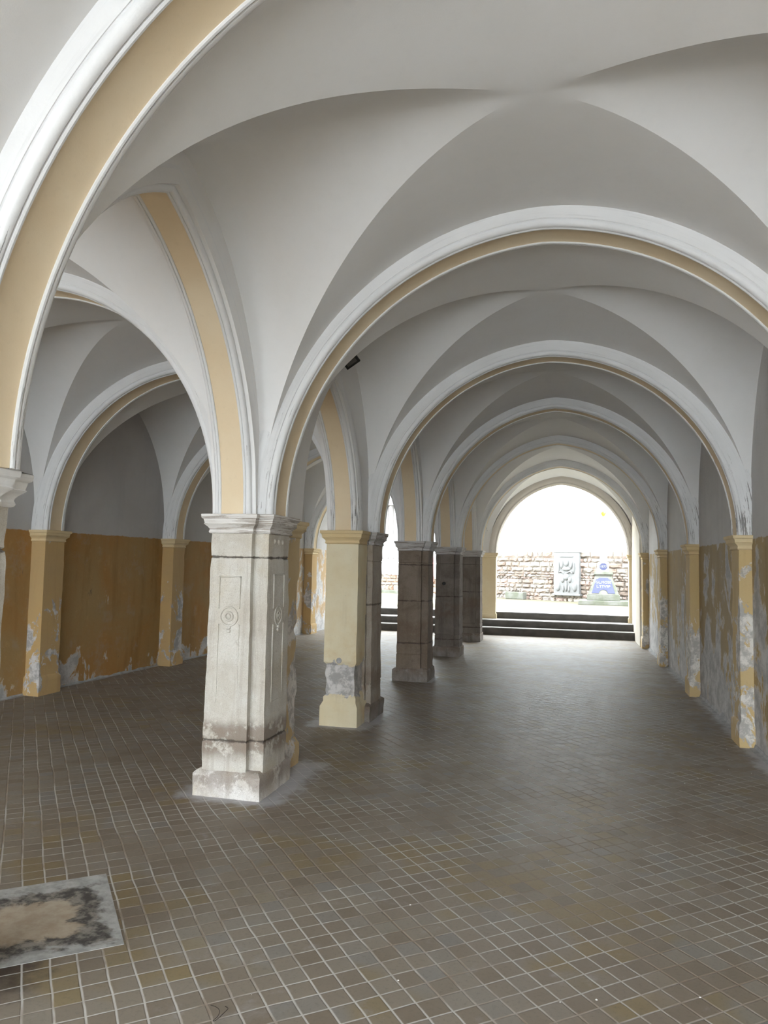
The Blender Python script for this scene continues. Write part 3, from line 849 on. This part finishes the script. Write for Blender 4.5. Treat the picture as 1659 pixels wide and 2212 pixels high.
# ------------------------------------------------------------------ courtyard beyond the exit
def rubble(name, A, B, z0, z1, th, seed, pal):
    """stone wall laid in rough courses; one mesh, colour per stone"""
    rnd = random.Random(seed)
    A, B = Vector(A), Vector(B); u = (B - A); L = u.length; u.normalize(); nn = Vector((u.y, -u.x))
    if nn.y > 0: nn = -nn
    b = MB(); cols = []
    def P(s, z, d): return (A.x + u.x * s + nn.x * d, A.y + u.y * s + nn.y * d, z)
    def solid(s0, s1, a0, a1, d0, d1, c):
        v = [P(s0, a0, d0), P(s1, a0, d0), P(s1, a0, d1), P(s0, a0, d1), P(s0, a1, d0), P(s1, a1, d0), P(s1, a1, d1), P(s0, a1, d1)]
        b.add(v, [(3, 2, 1, 0), (4, 5, 6, 7), (0, 1, 5, 4), (1, 2, 6, 5), (2, 3, 7, 6), (3, 0, 4, 7)]); cols.extend([c] * 8)
    solid(0, L, z0 - .1, z1 - .03, -th, -.05, (.17, .145, .12))
    z = z0 - .05
    while z < z1 - .04:
        h = min(rnd.uniform(.06, .24), z1 - z)
        s = -rnd.uniform(0, .2)
        while s < L:
            w = rnd.uniform(.10, .50) * (.6 + h * 2.4)
            s0, s1 = max(0, s), min(L, s + w)
            if s1 - s0 > .04:
                c = Vector(rnd.choice(pal)) * rnd.uniform(.78, 1.25)
                n, m = 5, 4; rows = []
                g = .012
                o = rnd.uniform(-.02, .03)
                tilt = rnd.uniform(-.02, .02)
                for i in range(n + 1):
                    r = []
                    for j in range(m + 1):
                        a, e = i / n, j / m
                        edge = min(a, 1 - a) * n, min(e, 1 - e) * m
                        d = -.05 + (.06 + o + tilt * (a - .5) + .02 * mnoise.noise((s * 7 + a * 3, z * 7 + e * 3, seed))) * min(1, .15 + min(edge) * 1.0)
                        jx = .034 * mnoise.noise((s + a * 5, z * 9 + e * 5, seed + 1)); jz = .045 * mnoise.noise((s * 3 + a * 2.5, z * 3 + e * 4, seed + 2))
                        r.append(P(s0 + g + (s1 - s0 - 2 * g) * a + jx, z + g + (h - 2 * g) * e + jz, d))
                    rows.append(r)
                b.grid(rows); cols.extend([tuple(c)] * ((n + 1) * (m + 1)))
            s += w
        z += h
    me = bpy.data.meshes.new(name); me.from_pydata(b.v, [], b.f)
    ca = me.color_attributes.new('col', 'FLOAT_COLOR', 'POINT')
    ca.data.foreach_set('color', np.array([(*c, 1) for c in cols], dtype=np.float32).ravel())
    me.materials.append(M['rubble'])
    o = bpy.data.objects.new(name, me); COL.objects.link(o)
    return tag(o, kind='structure')
PAL = [(.25, .205, .17), (.28, .225, .185), (.23, .20, .17), (.30, .225, .19), (.28, .255, .22), (.19, .145, .115), (.32, .285, .245)]
WA, WB = Vector((-9., 29.9)), Vector((5.5, 22.65))
WM = WA.lerp(WB, .36)
rubble('wall_courtyard', WM, WB, .485, 2.17, .45, 5, PAL)
rubble('wall_terrace', WA, WM, .485, 1.20, .45, 8, [(.30, .19, .13), (.26, .22, .18), (.33, .25, .19), (.20, .12, .08)])
wu = (WB - WA).normalized(); wn = Vector((wu.y, -wu.x));
if wn.y > 0: wn = -wn
def on_wall(x):                                                     # point of the wall face with this x
    t = (x - WA.x) / wu.x
    return WA + wu * t
# pier strip of squared pink blocks left of the relief
ang = math.atan2(wu.y, wu.x)
def wall_mb(x, d):
    p = on_wall(x) + wn * d
    return Matrix.Translation((p.x, p.y, 0)) @ Matrix.Rotation(ang, 4, 'Z')
def wall_box(mb, x, hl, d0, d1, z0, z1):
    Q = wall_mb(x, 0); t_ = MB(); t_.box(-hl, hl, -d1, -d0, z0, z1)
    mb.add([tuple(Q @ Vector(v)) for v in t_.v], t_.f)
cx0 = -7.0
cg = empty('portal_columns', tuple(on_wall(cx0)) + (1.2,), 'pale ribbed columns on a ledge, outdoors in the gap right of the cream-painted pillar', 'columns')
b = MB(); wall_box(b, cx0, 1.6, -.6, .05, 1.20, 1.55); wall_box(b, cx0, 1.6, -.6, -.08, 1.55, 1.82); b.build('ledge', M['mon_pale'], cg, bevel=.01)
for k in range(11):
    b = MB(); p = on_wall(cx0 - 1.25 + k * .25) - wn * .32
    b.lathe(p.x, p.y, [(.001, 1.81), (.11, 1.81), (.11, 1.88), (.075, 1.94), (.075, 3.9), (.10, 4.0), (.001, 4.0)], 16)
    b.build('column', M['mon_pale'], cg, smooth=40)
b = MB(); wall_box(b, cx0, 1.6, -.62, -.12, 4.0, 4.5); b.build('beam', M['mon_pale'], cg)
kb = MB(); wall_box(kb, -7.0, 1.3, .12, .5, .48, .60)
tag(kb.build('kerb_stone', M['mon'], bevel=.01), 'low greenish kerb at the foot of the terrace wall, right of the cream-painted pillar', 'kerb', None, 'thing')
po_ = empty('marker_post', (-4.73, 25.5, .485), 'slim red and white post outdoors, in the gap right of the dark brown pillar', 'post')
b = MB(); b.lathe(-4.73, 25.5, [(.001, .485), (.14, .485), (.14, .60), (.05, .64), (.05, .98), (.001, .98)], 16); b.build('foot', M['mon_pale'], po_, smooth=40)
b = MB(); b.lathe(-4.73, 25.5, [(.001, .98), (.06, .98), (.06, 1.88), (.001, 1.88)], 16); b.build('red_shaft', M['red'], po_, smooth=40)
b = MB(); b.lathe(-4.73, 25.5, [(.001, 1.88), (.075, 1.88), (.075, 2.05), (.03, 2.10), (.001, 2.10)], 16); b.build('white_top', M['mon_pale'], po_, smooth=40)
# relief slab
Wm = wall_mb(-.13, .06)
so = empty('relief_slab', tuple(on_wall(-.13)) + (.75,), 'tall grey carved stone slab set in the rubble wall, seen through the exit arch', 'slab')
b = MB(); tbox(b, Wm, -.46, .46, -.06, .14, .72, 2.14); tbox(b, Wm, -.50, .50, -.08, .14, 2.10, 2.19); tbox(b, Wm, -.5, .5, -.075, .14, .68, .74)
b.build('backing', M['slabrock'], so, bevel=.012)
b = MB()
def blob(mb, mat, u, z, ru, rz, d=.05, n=14):
    rows = [[tuple(mat @ Vector((u + ru * q * math.cos(2 * math.pi * k / n), -.06 - d * h, z + rz * q * math.sin(2 * math.pi * k / n)))) for k in range(n)] for q, h in ((1, -.1), (.9, .5), (.6, .9), (.25, 1), (.02, 1))]
    mb.grid(rows, close_u=True)
tbox(b, Wm, -.24, .24, -.085, -.05, 1.96, 1.985)
for u_, z_, a_, c_ in [(0, 1.76, .09, .13), (-.17, 1.72, .06, .17), (.17, 1.72, .06, .17), (0, 1.56, .16, .07), (-.27, 1.6, .03, .2), (.27, 1.6, .03, .2),
                       (0, 1.30, .12, .12), (-.13, 1.2, .06, .1), (.13, 1.2, .06, .1), (-.3, .98, .09, .17), (.3, .98, .09, .17), (0, 1.0, .05, .2), (-.1, .9, .035, .12), (.1, .9, .035, .12)]:
    blob(b, Wm, u_, z_, a_, c_)
rows = []
for k in range(25):
    a = k / 24; u_ = -.24 + .48 * a; z_ = 1.44 + .035 * math.sin(a * math.pi * 3 + .5)
    rows.append([tuple(Wm @ Vector((u_, y_, z_ + q))) for q, y_ in ((-.03, -.05), (-.02, -.1), (.02, -.1), (.03, -.05))])
b.grid(rows)
b.build('relief', M['slabrock'], so, smooth=50)
# low mossy block at the wall foot
Bm = wall_mb(-1.78, .22)
b = MB(); tbox(b, Bm, -.36, .36, -.14, .12, .485, .74)
tag(b.build('stone_block', M['mon'], bevel=.03), 'low mossy stone block lying at the foot of the rubble wall', 'block', None, 'thing')

# monument
mx, my, mz = .95, 24.05, .485
mo = empty('obelisk_monument', (mx, my, mz), 'pale stone monument with a blue plaque in front of the rubble wall', 'monument')
MM = Matrix.Translation((mx, my, 0)) @ Matrix.Rotation(math.radians(-3), 4, 'Z')
def frustum(mb, z0, z1, a, bb, ay=None, by=None):
    ay = ay or a; by = by or bb
    v = [(-a, -ay, z0), (a, -ay, z0), (a, ay, z0), (-a, ay, z0), (-bb, -by, z1), (bb, -by, z1), (bb, by, z1), (-bb, by, z1)]
    mb.add([tuple(MM @ Vector(p)) for p in v], [(3, 2, 1, 0), (4, 5, 6, 7), (0, 1, 5, 4), (1, 2, 6, 5), (2, 3, 7, 6), (3, 0, 4, 7)])
b = MB(); frustum(b, .485, .62, .74, .73, .62, .61); b.build('lower_step', M['mon'], mo, bevel=.015)
b = MB(); frustum(b, .62, .79, .49, .48, .47, .46); b.build('upper_step', M['mon'], mo, bevel=.015)
b = MB(); frustum(b, .79, 1.36, .46, .245); base_o = b.build('tapered_base', M['mon'], mo, bevel=.01)
b = MB(); frustum(b, 1.36, 1.42, .235, .28); frustum(b, 1.42, 1.50, .285, .27); b.build('cornice', M['mon'], mo, bevel=.008)
b = MB(); frustum(b, 1.50, 1.80, .165, .16); die = b.build('die_block', M['monwhite'], mo, bevel=.008)
b = MB(); frustum(b, 1.80, 2.36, .115, .105); frustum(b, 2.36, 2.40, .13, .13); frustum(b, 2.40, 3.10, .10, .09); frustum(b, 3.10, 3.16, .12, .10); b.build('shaft', M['monwhite'], mo, bevel=.006)
b = MB(); c_ = MM @ Vector((0, 0, 0)); b.lathe(c_.x, c_.y, [(.001, 3.16), (.05, 3.16), (.03, 3.22), (.075, 3.30), (.09, 3.38), (.06, 3.46), (.02, 3.52), (.001, 3.56)]); b.build('finial', M['gold'], mo, smooth=40)
# blue plaque on the sloping face: local frame on the face
sl = math.atan2(.46 - .245, 1.36 - .79)
FM = MM @ Matrix.Translation((0, -.46, .79)) @ Matrix.Rotation(-sl, 4, 'X')
FH = math.hypot(.57, .215)
def fpoly(mb, pts, d0, d1):
    n = len(pts)
    v = [tuple(FM @ Vector((x, -d0, z))) for x, z in pts] + [tuple(FM @ Vector((x, -d1, z))) for x, z in pts]
    mb.add(v, [tuple(range(n)), tuple(range(2 * n - 1, n - 1, -1))] + [(i, (i + 1) % n, n + (i + 1) % n, n + i) for i in range(n)])
pl = [(-.34, .055)] + [(-.13, .055)] + [(-.13 * math.cos(a), .055 + .115 * math.sin(a)) for a in [math.pi * k / 14 for k in range(1, 14)]] + [(.13, .055), (.34, .055), (.215, .50), (.17, .50), (.13, .55), (-.13, .55), (-.17, .50), (-.215, .50)]
b = MB(); fpoly(b, pl, -.004, .014); plo = b.build('plaque', M['blue'], base_o)
tag(plo, 'blue plaque with two lines of white lettering')
def text(body, size, mat4, parent, name, ext=.003):
    cu = bpy.data.curves.new(name, 'FONT'); cu.body = body; cu.size = size; cu.align_x = 'CENTER'; cu.align_y = 'CENTER'; cu.extrude = ext
    cu.materials.append(M['letter'])
    tmp = bpy.data.objects.new(name, cu); COL.objects.link(tmp)
    dg = bpy.context.evaluated_depsgraph_get()
    me = bpy.data.meshes.new_from_object(tmp.evaluated_get(dg))
    bpy.data.objects.remove(tmp)
    me.transform(mat4)
    off = Vector((0, 0, 0)); p = parent
    while p is not None: off += p.location; p = p.parent
    me.transform(Matrix.Translation(-off))
    o = bpy.data.objects.new(name, me); o.parent = parent; COL.objects.link(o)
    return o
RX = Matrix.Rotation(math.radians(90), 4, 'X')
FT = FM @ Matrix.Translation((0, -.016, .40)) @ RX
text('GL.MOSE', .115, FM @ Matrix.Translation((0, -.016, .40)) @ RX, base_o, 'lettering')
text('L.TTV9P', .115, FM @ Matrix.Translation((0, -.016, .265)) @ RX, base_o, 'lettering')
b = MB(); pts = [(.12 * math.cos(math.pi * (k + .5) / 4), 1.655 + .115 * math.sin(math.pi * (k + .5) / 4)) for k in range(8)]
v0 = [tuple(MM @ Vector((x, -.16, z))) for x, z in pts]; v1 = [tuple(MM @ Vector((x, -.178, z))) for x, z in pts]
b.add(v0 + v1, [tuple(range(8)), tuple(range(15, 7, -1))] + [(i, (i + 1) % 8, 8 + (i + 1) % 8, 8 + i) for i in range(8)])
tag(b.build('year_plate', M['blue'], die), 'dark blue octagonal year plate')
text('1877', .10, MM @ Matrix.Translation((0, -.180, 1.655)) @ RX, die, 'lettering')

# ------------------------------------------------------------------ camera
f = 1600.; H = 1.6
n_ = np.array([.0186, 1, 113 / f]); n_ /= np.linalg.norm(n_)
dy = np.array([406, -120, f]); dy -= n_ * (dy @ n_); dy /= np.linalg.norm(dy)
dx = np.cross(dy, n_); dx = -dx if dx[0] < 0 else dx
W = np.stack([dx, dy, n_])
def ray_floor(px, py, z=0.):
    r = W @ np.array([px - 829.5, 1106 - py, f]); t = (z - H) / r[2]
    return np.array([0, 0, H]) + t * r
cam = bpy.data.cameras.new('camera'); co = bpy.data.objects.new('camera', cam); COL.objects.link(co)
cam.sensor_fit = 'HORIZONTAL'; cam.sensor_width = 36; cam.lens = 36 * f / 1659
cam.clip_start = .02; cam.clip_end = 300
m4 = Matrix.Identity(4)
for r in range(3):
    m4[r][0], m4[r][1], m4[r][2] = W[r, 0], W[r, 1], -W[r, 2]
m4[0][3], m4[1][3], m4[2][3] = 0, 0, H
co.matrix_world = m4
SC.camera = co

th = [ray_floor(x, y, .002) for x, y in [(455, 2172), (470, 2178), (477, 2190), (469, 2199), (462, 2206), (458, 2212), (466, 2206), (478, 2196), (492, 2186), (494, 2178), (486, 2177)]]
thread([(p[0], p[1], .003 + .004 * (k % 3)) for k, p in enumerate(th)], .0009, 'dark_thread', 'thin dark thread curled on the floor tiles at the bottom edge')
# plaster crumbs scattered on the tiles
rnd = random.Random(3); b = MB()
spots = [(845, 1858), (1185, 1860), (1090, 2010), (860, 2118), (1210, 2165), (1288, 2160), (1512, 2155)]
pts = [tuple(ray_floor(*s)[:2]) for s in spots] + [(rnd.uniform(.7, 1.48) - rnd.random() ** 2 * .6, rnd.uniform(6., 10.)) for _ in range(60)] + [(rnd.uniform(-1.9, 1.4), rnd.uniform(2.2, 9)) for _ in range(30)]
for x, y in pts:
    r = rnd.uniform(.002, .006)
    v = [(x + r * rnd.uniform(.5, 1.3) * math.cos(a), y + r * rnd.uniform(.5, 1.3) * math.sin(a), .0005) for a in (0, 1.5, 3.1, 4.6)] + [(x, y, r * .8)]
    b.add(v, [(0, 1, 4), (1, 2, 4), (2, 3, 4), (3, 0, 4)])
tag(b.build('plaster_crumbs', M['flake']), 'white plaster crumbs scattered over the tiled floor', 'crumbs', None, 'stuff')

# ------------------------------------------------------------------ light: overcast sky
w = bpy.data.worlds.new('sky'); SC.world = w; w.use_nodes = True
bg = w.node_tree.nodes['Background']; bg.inputs[0].default_value = (.865, .94, 1.0, 1); bg.inputs[1].default_value = 1.0
SC.view_settings.view_transform = 'Standard'; SC.view_settings.look = 'None'; SC.view_settings.gamma = 1
SC.view_settings.exposure = 4.1
SC.cycles.max_bounces = 10; SC.cycles.diffuse_bounces = 8
